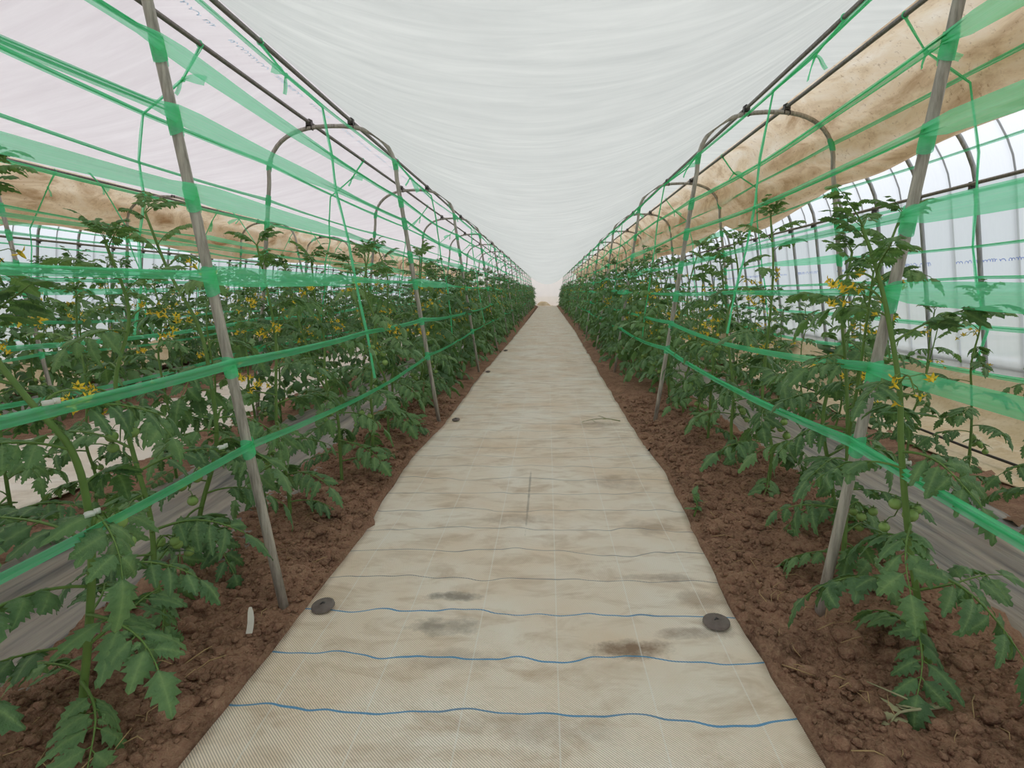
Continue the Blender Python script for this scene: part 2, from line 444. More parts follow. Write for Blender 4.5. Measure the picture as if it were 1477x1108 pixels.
sheet('path_mat', lambda y: mat_left(y) + jag(y, 3.3), lambda y: mat_right(y) + jag(y, 8.1), -1.2, 34.5, 44, 420,
      lambda x, y, u: 0.016 + 0.012 * fbm(x * 2.2, y * 3, 2) + 0.004 * fbm(x * 6, y * 9, 2) + 0.010 * (np.abs(u - .5) * 2) ** 6 * fbm(y * 2.5, u * 3, 2), M_MAT,
      label='long off-white woven weed mat with blue cross threads and brown stains', cat='weed mat')
sheet('side_mat', lambda y: -3.15 + 2.5 * jag(y, 1.1), lambda y: -2.06 + 2.5 * jag(y, 5.1), 0.4, 34.5, 30, 200,
      lambda x, y, u: 0.022 + 0.03 * fbm(x * 2.2, y * 2, 2), M_MAT2,
      label='pale woven weed mat without blue threads lying between two tomato beds', cat='weed mat')
def mulch(x0, x1, y0, lab):
    sheet('mulch_film', lambda y: x0 + 5 * jag(y, 2.2 + x0), lambda y: x1 + 4 * jag(y, 7.7 + x0), y0, 34.5, 46, 330,
          lambda x, y, u: 0.008 + 0.045 * np.sin(np.clip(u, 0, 1) * PI) ** 0.7 + 0.016 * fbm(x * 12, y * 0.9, 3) + 0.008 * fbm(x * 30, y * 2, 2), M_MULCH, 0.003, label=lab, cat='plastic film')
mulch(-1.78, -1.00, 0.45, 'grey creased mulch film covering the bed between the two woven mats')
mulch(1.02, 1.70, 0.45, 'grey creased mulch film covering the bed beside the printed film wall')
mulch(-4.45, -3.55, 1.5, 'grey mulch film covering the bed beyond the second mat')
sheet('ground_cloth', lambda y: 1.93 + 4 * jag(y, 4.0), lambda y: 2.66 + 0 * y, 0.8, 34.5, 40, 260,
      lambda x, y, u: 0.03 + 0.30 * np.clip((u - 0.62) / 0.38, 0, 1) ** 1.6 + 0.07 * fbm(x * 4, y * 2.2, 3) * (0.3 + u), M_BEIGE, 0.004,
      label='rumpled beige stained cloth banked against the printed film wall', cat='cloth')
sheet('ground_cloth', lambda y: -5.3 + 0 * y, lambda y: -4.62 + 4 * jag(y, 4.0), 2.0, 34.5, 30, 160,
      lambda x, y, u: 0.03 + 0.25 * np.clip((0.4 - u) / 0.4, 0, 1) ** 1.6 + 0.07 * fbm(x * 4, y * 2.2, 3) * (1.3 - u), M_BEIGE, 0.004,
      label='rumpled beige cloth along the film wall beyond the second mat', cat='cloth')

# ------------------------------------------------------------------ greenhouse shell
def extrude_profile(name, P, y0, y1, mat, parent=None, nY=2, **kw):
    ys = np.linspace(y0, y1, nY)
    X = np.array([[p[0]] * nY for p in P]); Z = np.array([[p[1]] * nY for p in P]); Y = np.array([ys] * len(P))
    return obj(name, grid_mesh(name, X, Y, Z, mat), parent, **kw)
YB = -3.0
arch = full_arch(0.022)
wall_R = [(x, z) for x, z in arch if x > 0 and z <= 1.5 and x > 2]
wz = [0.30, 0.7, 1.1, 1.46]
extrude_profile('wall_right', [(side_x(z) + 0.022, z) for z in wz], YB, Y_END, M_WALL, kind='structure')
extrude_profile('wall_left', [(2 * XC - side_x(z) - 0.022, z) for z in wz], YB, Y_END, M_WALL, kind='structure')
extrude_profile('ceiling', [(side_x(1.46) + .022, 1.46)] + [p for p in arch if p[1] > 1.47] + [(2 * XC - side_x(1.46) - .022, 1.46)], YB, Y_END, M_ROOF, kind='structure')
extrude_profile('trim_1', [(side_x(z) + 0.05, z) for z in (-0.16, 0.15, 0.42)], YB, Y_END, M_SKIRT, kind='structure')
extrude_profile('trim_2', [(2 * XC - side_x(z) - 0.05, z) for z in (-0.16, 0.15, 0.42)], YB, Y_END, M_SKIRT, kind='structure')
endP = [(x, Y_END, z) for x, z in arch]
obj('wall_back', mesh('wall_back', endP, [tuple(range(len(endP)))], M_END, False), kind='structure')

b = MB(); pa = full_arch(0.0)
b.tube([(x - XC, 0, z) for x, z in pa], 0.0135, 10)
ME_RIB = b.make('rib', M_RIB)
RIB_Y = [3.72 + 0.52 * i for i in range(-9, 62)]
RIB_Y = [y for y in RIB_Y if y < Y_END]
for y in RIB_Y:
    obj('greenhouse_rib', ME_RIB, None, Matrix.Translation((XC, y, 0)), 'grey steel greenhouse rib standing against the clear film', 'pipe', 'steel ribs of the greenhouse')
b = MB(); pa2 = full_arch(0.034)
w = 0.006
Vb = []; Fb = []
for x, z in pa2: Vb += [(x - XC, -w, z), (x - XC, w, z)]
for i in range(len(pa2) - 1): Fb.append((2 * i, 2 * i + 1, 2 * i + 3, 2 * i + 2))
b.add([Vector(v) for v in Vb], Fb)
bb = MB(); bb.tube([(x - XC, 0, z) for x, z in pa2], 0.0055, 5)
ME_BAND = bb.make('strap', M_BAND)
for y in RIB_Y[:-1]:
    obj('film_strap', ME_BAND, None, Matrix.Translation((XC, y + 0.27, 0)), 'thin dark hold-down strap over the film, midway between two steel ribs', 'strap', 'hold-down straps outside the film')
# shoulder pipes with a clamp at each rib
b = MB(); b.box((0, 0, 0), (0.022, 0.05, 0.030)); b.box((-0.006, 0, -0.012), (0.03, 0.018, 0.044)); ME_SCL = b.make('shoulder_clamp', M_CLAMP, False)
for sgn, txt in ((1, 'above the blue print on the film wall'), (-1, 'on the film wall beyond the second mat')):
    xx = XC + sgn * (side_x(1.44) - XC - 0.026)
    t = thing('shoulder_pipe', (xx, 0, 1.44), 'long horizontal grey pipe clamped to the ribs ' + txt, 'pipe')
    b = MB(); b.tube([(0, YB + i * 2.0, 0) for i in range(20)], 0.0115, 10); obj('pipe', b.make('shoulder_tube', M_RAIL), t)
    for y in RIB_Y[:40]: obj('clamp', ME_SCL, t, Matrix.Translation((sgn * 0.012, y, 0)))
    xx = XC + sgn * (side_x(0.36) - XC + 0.045)
    b = MB(); b.tube([(0, YB + i * 2.0, 0) for i in range(20)], 0.013, 10)
    obj('rollup_pipe', b.make('rollup_pipe', m_steel('rollup_white' + str(sgn), srgb(188, 182, 176), srgb(214, 210, 206), 0.6, 0.0)), None, Matrix.Translation((xx, 0, 0.36)),
        'pale roll-up pipe at the lower edge of the film ' + ('with the blue print' if sgn > 0 else 'beyond the second mat'), 'pipe')

# ------------------------------------------------------------------ inner curtain
cur = thing('inner_curtain', (-1.34, 16, ZT), 'huge off-white translucent curtain sagging overhead, with brown-stained rolled sides', 'curtain')
CO = Matrix.Translation((1.34, -16, -ZT))
ZR = ZT + 0.022
CY = np.concatenate([np.linspace(-3.0, 8, 150), np.linspace(8.15, 34.9, 120)])
def cur_panel(name, xs, zf, mat):
    X, Y = np.meshgrid(xs, CY, indexing='ij'); X = X.copy()
    return obj(name, grid_mesh(name, X, Y, zf(X, Y), mat), cur, CO)
def pipe_dip(Y):  # slight sag of cloth between hoops
    return 0
xa, xb = -1.201, 1.178
zc = lambda Y: np.interp(Y, [-3, 2, 10, 36], [1.47, 1.46, 1.40, 1.28])
def z_center(X, Y):
    u = (X - xa) / (xb - xa); s = np.clip(1 - (2 * u - 1) ** 2, 0, 1)
    z = ZR - (ZR - zc(Y)) * s
    z = z + s * (0.016 * fbm(X * 1.5, Y * 4, 3) + 0.05 * fbm(X * 0.7 + 9, Y * 0.9, 2))
    z = np.where((X > xb), ZR + 0.004 * fbm(X * 4, Y * 3, 2), z)
    return z
cur_panel('sheet', np.concatenate([np.linspace(xa, xb, 56), np.linspace(1.21, 1.41, 5)]), z_center, M_CUR_C)
xl, xr = -3.845, -1.464
def z_left(X, Y):
    u = np.clip((X - xl) / (xr - xl), 0, 1); s = np.clip(1 - (2 * u - 1) ** 2, 0, 1)
    return ZR - 0.27 * s + s * (0.018 * fbm(X * 2, Y * 3.5, 3) + 0.03 * fbm(X * 0.8 + 4, Y * 0.8, 2))
cur_panel('sheet', np.concatenate([np.linspace(-4.105, xl - .03, 5), np.linspace(xl, xr, 46), np.linspace(-1.42, xa, 5)]), z_left, M_CUR_L)
def roll(side):
    """swag of stained cloth hanging off the outer rail"""
    if side > 0: P = [(0, 0), (.10, -.008), (.19, -.085), (.26, -.165), (.315, -.25), (.40, -.325), (.55, -.35), (.70, -.27), (.76, -.05), (.66, .12), (.45, .16)]; x0 = 1.410
    else: P = [(0, 0), (.10, -.008), (.19, -.085), (.26, -.165), (.32, -.28), (.42, -.41), (.58, -.45), (.72, -.34), (.76, -.10), (.66, .08), (.45, .12)]; x0 = -4.105
    pts = np.array(catmull([(p[0], 0, p[1]) for p in P], 44))
    n = len(pts); X = np.zeros((n, len(CY))); Z = np.zeros_like(X)
    u = np.linspace(0, 1, n)
    for j, y in enumerate(CY):
        dep = np.interp(y, [-3, 2.5, 4.7, 8, 12, 36], [1.0, 1.0, 1.25, 1.45, 1.45, 1.5] if side > 0 else [1.05] * 6)
        v = 1 + 0.42 * float(fbm(np.array(y * 0.75 + 3 * side), np.array(2.2), 2))
        wd = 1 + 0.15 * float(fbm(np.array(y * 0.6 + 30), np.array(5.2), 2))
        X[:, j] = x0 + side * (pts[:, 0] + (wd - 1) * np.clip(pts[:, 0] - 0.3, 0, 1))
        dv = 1 + (dep * v - 1) * np.clip((pts[:, 0] - 0.27) / 0.12, 0, 1)
        Z[:, j] = ZR + np.where(pts[:, 2] < 0, pts[:, 2] * dv, pts[:, 2])
    Yg = np.repeat(CY[None, :], n, 0); U = np.repeat(u[:, None], len(CY), 1)
    am = np.clip((U - 0.16) * 5, 0.08, 1)
    f = 0.045 * fbm(U * 7 + Yg * 0.9, Yg * 0.5 + 3, 4) + 0.020 * np.sin(U * 30 + 5 * fbm(Yg * 0.8, U * 2, 2))
    X = X + am * f * side; Z = Z + am * f
    obj('stained_roll', grid_mesh('stained_roll', X, Yg, Z, M_CUR_B), cur, CO, 'brown-stained gathered cloth')
roll(1); roll(-1)
# pale blue cursive print along the sheet edge (unreadable scribble)
def scribble(b, x0, z, y0, L, h, seed, axis='curtain', r=0.0011):
    rr = random.Random(seed); k = 0; t = 0.0
    while t < L:
        seg = rr.uniform(0.02, 0.09) * (L / 0.2 if L < 0.2 else 1)
        pts = []
        n = 14; a0 = rr.random() * 6; fr = rr.uniform(1.5, 3.0)
        for i in range(n):
            u = i / (n - 1); yy = y0 + t + u * seg + 0.3 * h * math.sin(a0 + u * fr * 6.28)
            hh = h * (0.5 + 0.5 * math.cos(a0 + u * fr * 6.28)) * rr.uniform(0.7, 1)
            pts.append((x0 + hh, yy, z) if axis == 'curtain' else (side_x(z + hh) + 0.012, yy, z + hh))
        V = []
        for i in range(n):
            p, q0, q1 = Vector(pts[i]), Vector(pts[max(i - 1, 0)]), Vector(pts[min(i + 1, n - 1)])
            tn = (q1 - q0).normalized(); sd = tn.cross(Vector((0, 0, 1) if axis == 'curtain' else (1, 0, 0))).normalized()
            V += [p + sd * r * 1.3, p - sd * r * 1.3]
        b.add(V, [(2 * i, 2 * i + 1, 2 * i + 3, 2 * i + 2) for i in range(n - 1)]); t += seg + rr.uniform(0.008, 0.02)
b = MB()
for i in range(26): scribble(b, -1.345, ZR - 0.006, 0.9 + i * 0.42, 0.27, 0.026, i, r=0.0016)
obj('print', b.make('print', M_PRINT2), cur, CO, 'pale blue cursive print')
b = MB()
for i in range(18): scribble(b, 0, 0.985, 2.6 + i * 0.80, 0.50, 0.020 if i % 2 else 0.028, 100 + i, 'wall', 0.0015)
t = bpy.data.objects['wall_right']; obj('print', b.make('wall_print', M_PRINT), t, None, 'blue print line on the film')

# ------------------------------------------------------------------ hoops and rails
def hoop_pts(h):
    P = [(-leg_half(h, z), z) for z in (-0.06, 0.25, 0.6, 0.95, 1.3, 1.5)]
    hw = leg_half(h, 1.55); z0 = 1.55; hh = ZT - 0.028 - z0; n = 2.5
    for i in range(0, 25):
        a = PI - PI * i / 24
        cx, sn = math.cos(a), math.sin(a)
        P.append((math.copysign(abs(cx) ** (2 / n), cx) * hw, z0 + hh * abs(sn) ** (2 / n)))
    P += [(leg_half(h, z), z) for z in (1.5, 1.3, 0.95, 0.6, 0.25, -0.06)]
    return P
def clamp_mesh():
    b = MB(); b.box((0, 0, -0.004), (0.034, 0.030, 0.030)); b.box((0, 0.016, -0.022), (0.040, 0.006, 0.026)); b.box((0.016, 0, -0.034), (0.006, 0.030, 0.024))
    b.box((-0.016, -0.006, -0.030), (0.006, 0.018, 0.020)); b.tube([(-0.02, 0, 0.008), (0, 0, 0.018), (0.02, 0, 0.008)], 0.004, 6)
    return b.make('clamp', M_CLAMP, False)
ME_CL = clamp_mesh()
for key, (xc, h, rails) in BEDS.items():
    b = MB(); b.tube([(x, 0, z) for x, z in hoop_pts(h)], 0.0128, 12); me = b.make('hoop_pipe', M_PIPE)
    for hi, y in enumerate(HOOP_Y):
        lab = 'grey steel arched support hoop over the tomato ' + BED_TXT[key]
        if key in HOOP_REF:
            if hi == 1: lab = f'grey steel support hoop whose leg stands beside the {HOOP_REF[key]}'
            elif 1 < hi < 9: lab = f'{NTH[hi]} grey support hoop, counted from the one beside the {HOOP_REF[key]}'
            elif hi >= 9: lab = 'small distant grey support hoop over the ' + BED_TXT[key]
        t = thing('support_hoop', (xc, y, 0), lab, 'support hoop', 'support hoops over the ' + BED_TXT[key])
        obj('hoop_pipe', me, t)
        for xr_ in rails: obj('clamp', ME_CL, t, Matrix.Translation((xr_ - xc, 0, ZT - 0.002)))
    for j, xr_ in enumerate(rails):
        b = MB(); b.tube([(0, -3 + 1.3 * i, 0.003 * math.sin(i * 2.1)) for i in range(29)], 0.0108, 10)
        side = {'A': ('nearer the path', 'nearer the second mat'), 'B': ('nearer the path', 'under the brown roll'), 'C': ('nearer the second mat', 'under its roll')}[key][j]
        obj('rail_pipe', b.make('rail_pipe', M_RAIL), None, Matrix.Translation((xr_, 0, ZT)), 'grey rail pipe on the hoops of ' + BED_TXT[key] + ', ' + side, 'pipe')

# ------------------------------------------------------------------ green tapes
def ribbon(b, path, wid, vdir, seed, nfold=9):
    """gathered plastic ribbon: cross-section gets pleated where it is narrower than the film"""
    rr = random.Random(seed); full = 0.052
    prof = [rr.uniform(-1, 1) for _ in range(nfold)]
    n = len(path); V = []
    for i, p in enumerate(path):
        w_ = wid[i]; t = (path[min(i + 1, n - 1)] - path[max(i - 1, 0)]).normalized()
        vd = Vector(vdir); vd = (vd - t * vd.dot(t)).normalized(); nd = t.cross(vd)
        pl = max(0.0, 1 - w_ / full)
        for k in range(nfold):
            u = k / (nfold - 1) - 0.5
            zig = (1 if k % 2 else -1) * pl * 0.0045 + prof[k] * 0.0018 + 0.0012 * math.sin(i * 0.9 + k)
            V.append(p + vd * (u * w_ + pl * prof[k] * 0.35 * w_) + nd * zig)
    F = []
    for i in range(n - 1):
        for k in range(nfold - 1):
            a = i * nfold + k; F.append((a, a + 1, a + nfold + 1, a + nfold))
    b.add(V, F)
ZL = {'A': [0.47, 0.68, 0.90, 1.10, 1.28, 1.44, 1.63], 'B': [0.48, 0.66, 0.84, 1.01, 1.19, 1.38, 1.65], 'C': [0.47, 0.68, 0.90, 1.10, 1.28, 1.44]}
ORD = ['lowest', 'second-lowest', 'third-lowest', 'fourth-lowest', 'fifth-lowest', 'sixth-lowest', 'topmost']
SIDE = {('A', 1): 'path side', ('A', -1): 'second-mat side', ('B', -1): 'path side', ('B', 1): 'film-wall side', ('C', 1): 'second-mat side', ('C', -1): 'outer side'}
def leg_at(key, sgn, z):
    xc, h, _ = BEDS[key]
    if z <= 1.52: return xc + sgn * leg_half(h, z)
    hw = leg_half(h, 1.55); n = 2.5; q = min(1, max(0, (z - 1.55) / (ZT - 0.028 - 1.55)))
    return xc + sgn * hw * (1 - q ** n) ** (1 / n)
def wrap_mesh(key, sgn, z, y, w_, seed, b):
    rr = random.Random(seed); r = 0.0150
    n = 14; V = []; F = []
    for lay in range(2):
        base = len(V); sk = rr.uniform(-0.4, 0.4); w2 = w_ * rr.uniform(0.7, 1.0)
        for i in range(n + 1):
            a = 2 * PI * i / n
            for q in (-0.5, -0.17, 0.17, 0.5):
                zz = z + q * w2 + math.sin(a + sk) * 0.010 * (1 if lay else -1)
                rad = r + lay * 0.0012 + rr.uniform(0, 0.0008)
                V.append(Vector((leg_at(key, sgn, zz) + math.cos(a) * rad, y + math.sin(a) * rad, zz)))
        for i in range(n):
            for q in range(3):
                A_ = base + i * 4 + q; F.append((A_, A_ + 1, A_ + 5, A_ + 4))
    b.add(V, F)
TIE_SPANS = 9
def tie_y(i): return HOOP_Y[i] + SP * 0.5
for (key, sgn), sname in SIDE.items():
    zs = ZL[key]
    if (key, sgn) == ('C', -1): zs = zs[:6]
    for li, z0 in enumerate(zs):
        rr = random.Random(hash((ord(key), sgn, li)) & 0xffff)
        P, Wd = [], []
        zoff = [rr.uniform(-0.02, 0.02) for _ in HOOP_Y]
        if key == 'A' and sgn == 1: zoff[1] = 0
        if key == 'B' and sgn == -1: zoff[1] = 0
        if sgn * (1 if key == 'B' else -1) > 0: zz0 = z0 + 0.03
        else: zz0 = z0
        out = -sgn if key == 'B' and sgn == 1 else sgn
        t = thing('support_tape', (BEDS[key][0] + sgn * 0.5, HOOP_Y[0], z0), f'green tape line, {ORD[li]}, on the {sname} of the {BED_TXT[key]}', 'tape', f'tape lines on the {sname} of the {BED_TXT[key]}')
        inv = Matrix.Translation(-t.location)
        nspan = len(HOOP_Y) - 1
        for i in range(nspan):
            ya, yb = HOOP_Y[i], HOOP_Y[i + 1]
            za, zb = zz0 + zoff[i], zz0 + zoff[i + 1]
            mode = rr.choice(['fan', 'rope', 'rope', 'fan2'])
            if key == 'A' and sgn == 1: mode = {0: 'rope2', 1: 'fan'}.get(i, mode)
            if key == 'B' and sgn == -1: mode = {0: 'wide', 1: 'rope2'}.get(i, mode)
            if i < 4 and (key, sgn) in (('A', -1), ('B', 1), ('C', 1), ('C', -1)): mode = 'rope' if (i < 2 or rr.random() < 0.7) else 'fan'
            if li == 6: mode = 'rope2' if i < 2 else 'rope'
            if li < 2: mode = 'rope2' if i < 3 else 'rope'
            if key == 'B' and sgn == -1 and i == 0 and li == 1: mode = 'fan2r'
            if key == 'A' and sgn == 1 and i == 0 and li == 3: mode = 'fan2r'
            ns = 26 if i < 4 else 8
            kink_z = rr.uniform(-0.012, 0.03); kx = rr.uniform(0.0, 0.025)
            for j in range(ns + (1 if i == nspan - 1 else 0)):
                u = j / ns
                y = ya + (yb - ya) * u
                sag = -0.015 * 4 * u * (1 - u) if li > 1 else -0.03 * 4 * u * (1 - u)
                kk = max(0, 1 - abs(u - 0.5) / 0.5)
                z = za + (zb - za) * u + sag + kink_z * kk
                x = leg_at(key, sgn, za + (zb - za) * u) + sgn * 0.016 - sgn * kx * kk
                P.append(Vector((x, y, z)))
                base = {'fan': np.interp(u, [0, 0.02, 0.35, 0.62, 1], [0.045, 0.054, 0.044, 0.016, 0.013]),
                        'fan2': np.interp(u, [0, 0.3, 0.9, 1], [0.014, 0.016, 0.045, 0.04]),
                        'fan2r': np.interp(u, [0, 0.5, 0.95, 1], [0.05, 0.044, 0.034, 0.035]),
                        'rope': np.interp(u, [0, 0.1, 0.5, 0.9, 1], [0.022, 0.016, 0.012, 0.016, 0.022]),
                        'rope2': np.interp(u, [0, 0.1, 0.5, 0.9, 1], [0.022, 0.019, 0.016, 0.019, 0.022]),
                        'wide': np.interp(u, [0, 0.1, 0.9, 1], [0.045, 0.052, 0.052, 0.045])}[mode]
                Wd.append(float(base) * (0.92 if li < 2 else 1.0))
        b = MB(); ribbon(b, P, Wd, (0, 0, 1), li + 31 * sgn); obj('ribbon', b.make('ribbon', M_TAPE), t, inv)
        for i in range(1, 7):
            b = MB(); wrap_mesh(key, sgn, zz0 + zoff[i] - 0.012, HOOP_Y[i], 0.062 if li > 1 else 0.042, i * 7 + li, b)
            obj('wrap', b.make('wrap', M_TAPE), t, inv)
# vertical ties with knots
def flap(b, p, d, L, w_, seed):
    rr = random.Random(seed); d = Vector(d).normalized(); path = []; wd = []
    for i in range(7):
        u = i / 6; path.append(Vector(p) + d * (L * u) + Vector((0, 0, -0.25 * L * u * u)) + Vector((0, 0.006 * math.sin(u * 5 + seed), 0))); wd.append(0.006 + (w_ - 0.006) * min(1, u * 1.8))
    ribbon(b, path, wd, Vector((0.3, 0.2, 1)) if abs(d.z) < 0.7 else Vector((0.4, 1, 0)), seed, 6)
for (key, sgn), sname in SIDE.items():
    xc, h, rails = BEDS[key]
    rx = min(rails, key=lambda v: -v * sgn)
    for i in range(1, 1 + TIE_SPANS):
        rr = random.Random(i * 13 + ord(key) + sgn); y = HOOP_Y[i] + SP * 0.5 + (rr.uniform(-0.15, 0.15) if i > 1 else 0)
        t = thing('vertical_tie', (rx, y, ZT), f'green tie between {NTH[i]} and {(NTH + ["tenth"])[i + 1]} hoops, {sname} of {BED_TXT[key]}', 'tie', f'vertical ties on the {sname} of the {BED_TXT[key]}')
        inv = Matrix.Translation(-t.location)
        zs = [z for z in ZL[key]][::-1]
        pts = [Vector((rx, y, ZT - 0.01))]
        kz = ZT - 0.13
        pts.append(Vector((rx + (leg_at(key, sgn, 1.6) - rx) * 0.35 + 0.0, y + 0.02, kz)))
        low = 0 if rr.random() < 0.7 else 1
        for z in zs[:len(zs) - low]:
            pts.append(Vector((leg_at(key, sgn, z) + sgn * rr.uniform(-0.02, 0.016), y + rr.uniform(-0.03, 0.03), z)))
        path, wd = [], []
        for a_, b_ in zip(pts[:-1], pts[1:]):
            for q in range(5): path.append(a_.lerp(b_, q / 5)); wd.append(0.0055 + 0.004 * math.sin(PI * q / 5) * (1 if len(path) > 8 else 0.3) + (0.004 if len(path) > 20 else 0))
        path.append(pts[-1]); wd.append(0.012)
        b = MB(); ribbon(b, path, wd, (0, 1, 0.1), i, 5); obj('cord', b.make('tie_cord', M_TAPE), t, inv)
        b = MB(); b.tube([(rx + 0.0125 * math.cos(a), y + 0.006 * (a - PI) / PI, ZT + 0.0125 * math.sin(a)) for a in np.linspace(0, 2 * PI, 13)], 0.0035, 6)
        b.tube([pts[0] + Vector((0.006, 0.01, 0)), pts[1]], 0.0022, 5); b.sphere(pts[1], 0.009, 7, 5, 1.3)
        obj('knot', b.make('knot', M_TAPE), t, inv)
        b = MB(); flap(b, pts[1], (rr.uniform(-1, 1), rr.uniform(-0.3, 0.8), rr.uniform(-0.6, 0.3)), rr.uniform(0.08, 0.13), rr.uniform(0.02, 0.045), i + 3)
        flap(b, pts[1], (rr.uniform(-1, 1), rr.uniform(-0.5, 0.5), -0.8), 0.06, 0.012, i + 9)
        obj('loose_end', b.make('loose_end', M_TAPE), t, inv)

# ------------------------------------------------------------------ tomato plants
OUT = [(0, .06, 0), (.07, .42, .02), (.16, .92, .0), (.22, .62, -.02), (.33, 1.0, .05), (.40, .60, .01), (.52, .86, .06), (.59, .46, .01), (.70, .58, .06), (.78, .27, .01), (.88, .26, .05), (1, 0, 0)]
def leaflet(b, L, Wd, n, rr, mtx, droop):
    """lobed leaflet along +Y, folded on its midrib, quilted between rib and edge"""
    V, F, A = [], [], []
    fold = rr.uniform(0.05, 0.38); tw = rr.uniform(-0.3, 0.3); wav = rr.uniform(0, 6); curl = rr.uniform(-0.1, 0.5)
    if n > 8: prof, cols = OUT, (-1, -0.5, 0, 0.5, 1)
    elif n > 4: prof, cols = [OUT[q] for q in (0, 2, 3, 4, 5, 6, 8, 11)], (-1, 0, 1)
    else: prof, cols = [OUT[q] for q in (0, 2, 4, 7, 11)], (-1, 0, 1)
    m_ = len(prof); nc = len(cols)
    for i, (s, w0, fwd) in enumerate(prof):
        w_ = Wd * w0 * 1.08
        z = -droop * L * s * s; y = L * s * (1 - 0.12 * droop * s)
        for cq in cols:
            a_ = abs(cq)
            zz = z - fold * w_ * a_ + (0.16 * w_ if a_ == 0.5 else 0) - curl * w_ * a_ * a_ * 0.5 + cq * tw * w_ * s + (0.10 * Wd * math.sin(wav + s * 9 + cq) * a_)
            V.append(Vector((cq * w_, y + fwd * L * a_, zz))); A.append(1.0 - a_ if n > 8 else (0.7 if a_ == 0 else 0))
    for i in range(m_ - 1):
        for k in range(nc - 1):
            a, c = i * nc + k, (i + 1) * nc + k
            F.append((a, a + 1, c + 1, c))
    b.add([mtx @ v for v in V], F, 0, A)
def leaf_builder(seed, n, small=True, droop=0.5, thick=True):
    """compound tomato leaf, unit length along +Y, upper side +Z"""
    rr = random.Random(seed); b = MB()
    path = []
    for i in range(9):
        s = i / 8; path.append(Vector((0.03 * math.sin(s * 5 + seed), s * (1 - 0.22 * droop * s), 0.10 * s * (1 - s) - droop * 0.55 * s * s)))
    b.tube(path, [0.017 * (1 - 0.7 * i / 8) for i in range(9)], 4, False, 1)
    def frame(s):
        k = min(7, int(s * 8)); f = s * 8 - k; p = path[k].lerp(path[k + 1], f); t = (path[k + 1] - path[k]).normalized()
        return p, t
    def put(s, sg, L, Wd, spread, hang):
        p, t = frame(s)
        x = Vector((1, 0, 0)); z = x.cross(t).normalized()
        d = (t * math.cos(spread) + x * (sg * math.sin(spread)) - z * hang).normalized()
        xx = d.cross(z).normalized(); zz = xx.cross(d)
        M = Matrix(((xx.x, d.x, zz.x, p.x), (xx.y, d.y, zz.y, p.y), (xx.z, d.z, zz.z, p.z), (0, 0, 0, 1)))
        M = M @ Matrix.Rotation(rr.uniform(-0.5, 0.5), 4, 'Y')
        stalk = L * 0.14
        if thick: b.tube([p, p + d * stalk], 0.007, 3, False, 1)
        leaflet(b, L, Wd, n, rr, M @ Matrix.Translation((0, stalk, 0)), rr.uniform(0.1, 0.55) + droop * 0.3)
    put(0.995, 0, rr.uniform(0.32, 0.42), rr.uniform(0.11, 0.145), 0, 0.1)
    for s in (0.32, 0.50, 0.67, 0.84):
        for sg in (-1, 1):
            put(s + rr.uniform(-0.03, 0.03), sg, rr.uniform(0.22, 0.38) * (1.05 if s < 0.7 else 0.9), rr.uniform(0.075, 0.12), rr.uniform(0.7, 1.35), rr.uniform(-0.05, 0.3))
    if small:
        for s in (0.41, 0.59, 0.76):
            for sg in (-1, 1):
                if rr.random() < 0.75: put(s, sg, rr.uniform(0.07, 0.12), 0.036, 1.3, 0.1)
    return b
NLIB = [leaf_builder(s, 11, True, d) for s, d in enumerate((0.25, 0.45, 0.6, 0.75, 0.9, 0.35, 1.05, 0.55))]
ME_NLEAF = [b.make('leaf', None, True, [M_LEAF, M_STEM]) for b in NLIB]
ME_YLEAF = [b.make('young_leaf', None, True, [M_YOUNG, M_STEM]) for b in NLIB]
FLIB = [leaf_builder(s + 50, 6, False, d, False) for s, d in enumerate((0.3, 0.55, 0.8, 1.0))]
SLIB = [leaf_builder(s + 80, 4, False, d, False) for s, d in enumerate((0.4, 0.8))]

def flower_builder():
    b = MB()
    for k in range(6):
        a = 2 * PI * k / 6; d = Vector((math.cos(a), math.sin(a), 0)); s = Vector((-d.y, d.x, 0))
        p0 = Vector((0, 0, 0)); m_ = d * 0.007 + Vector((0, 0, 0.001)); e = d * 0.0135 + Vector((0, 0, 0.0055))
        b.add([p0, m_ + s * 0.0034, e, m_ - s * 0.0034], [(0, 1, 2, 3)], 0)
    b.tube([(0, 0, 0.001), (0, 0, -0.004), (0, 0, -0.010)], [0.0032, 0.0028, 0.0006], 6, True, 0)
    b.tube([(0, 0, 0.0), (0, 0, 0.007)], [0.003, 0.0015], 5, True, 1)
    return b
FLW = flower_builder(); ME_FLOWER = FLW.make('flower', None, False, [M_PETAL, M_STEM])
def fruit_builder():
    b = MB(); b.sphere((0, 0, -0.013), 0.014, 12, 8, 0.92, 0)
    for k in range(5):
        a = 2 * PI * k / 5; d = Vector((math.cos(a), math.sin(a), 0)); s = Vector((-d.y, d.x, 0))
        b.add([Vector((0, 0, 0.0015)), d * 0.006 + s * 0.002 + Vector((0, 0, 0.002)), d * 0.014 + Vector((0, 0, -0.002)), d * 0.006 - s * 0.002 + Vector((0, 0, 0.002))], [(0, 1, 2, 3)], 1)
    b.tube([(0, 0, 0), (0, 0, 0.008)], 0.0016, 5, True, 1)
    return b
FRT = fruit_builder(); ME_FRUIT = FRT.make('fruit', None, True, [M_FRUIT, M_STEM])

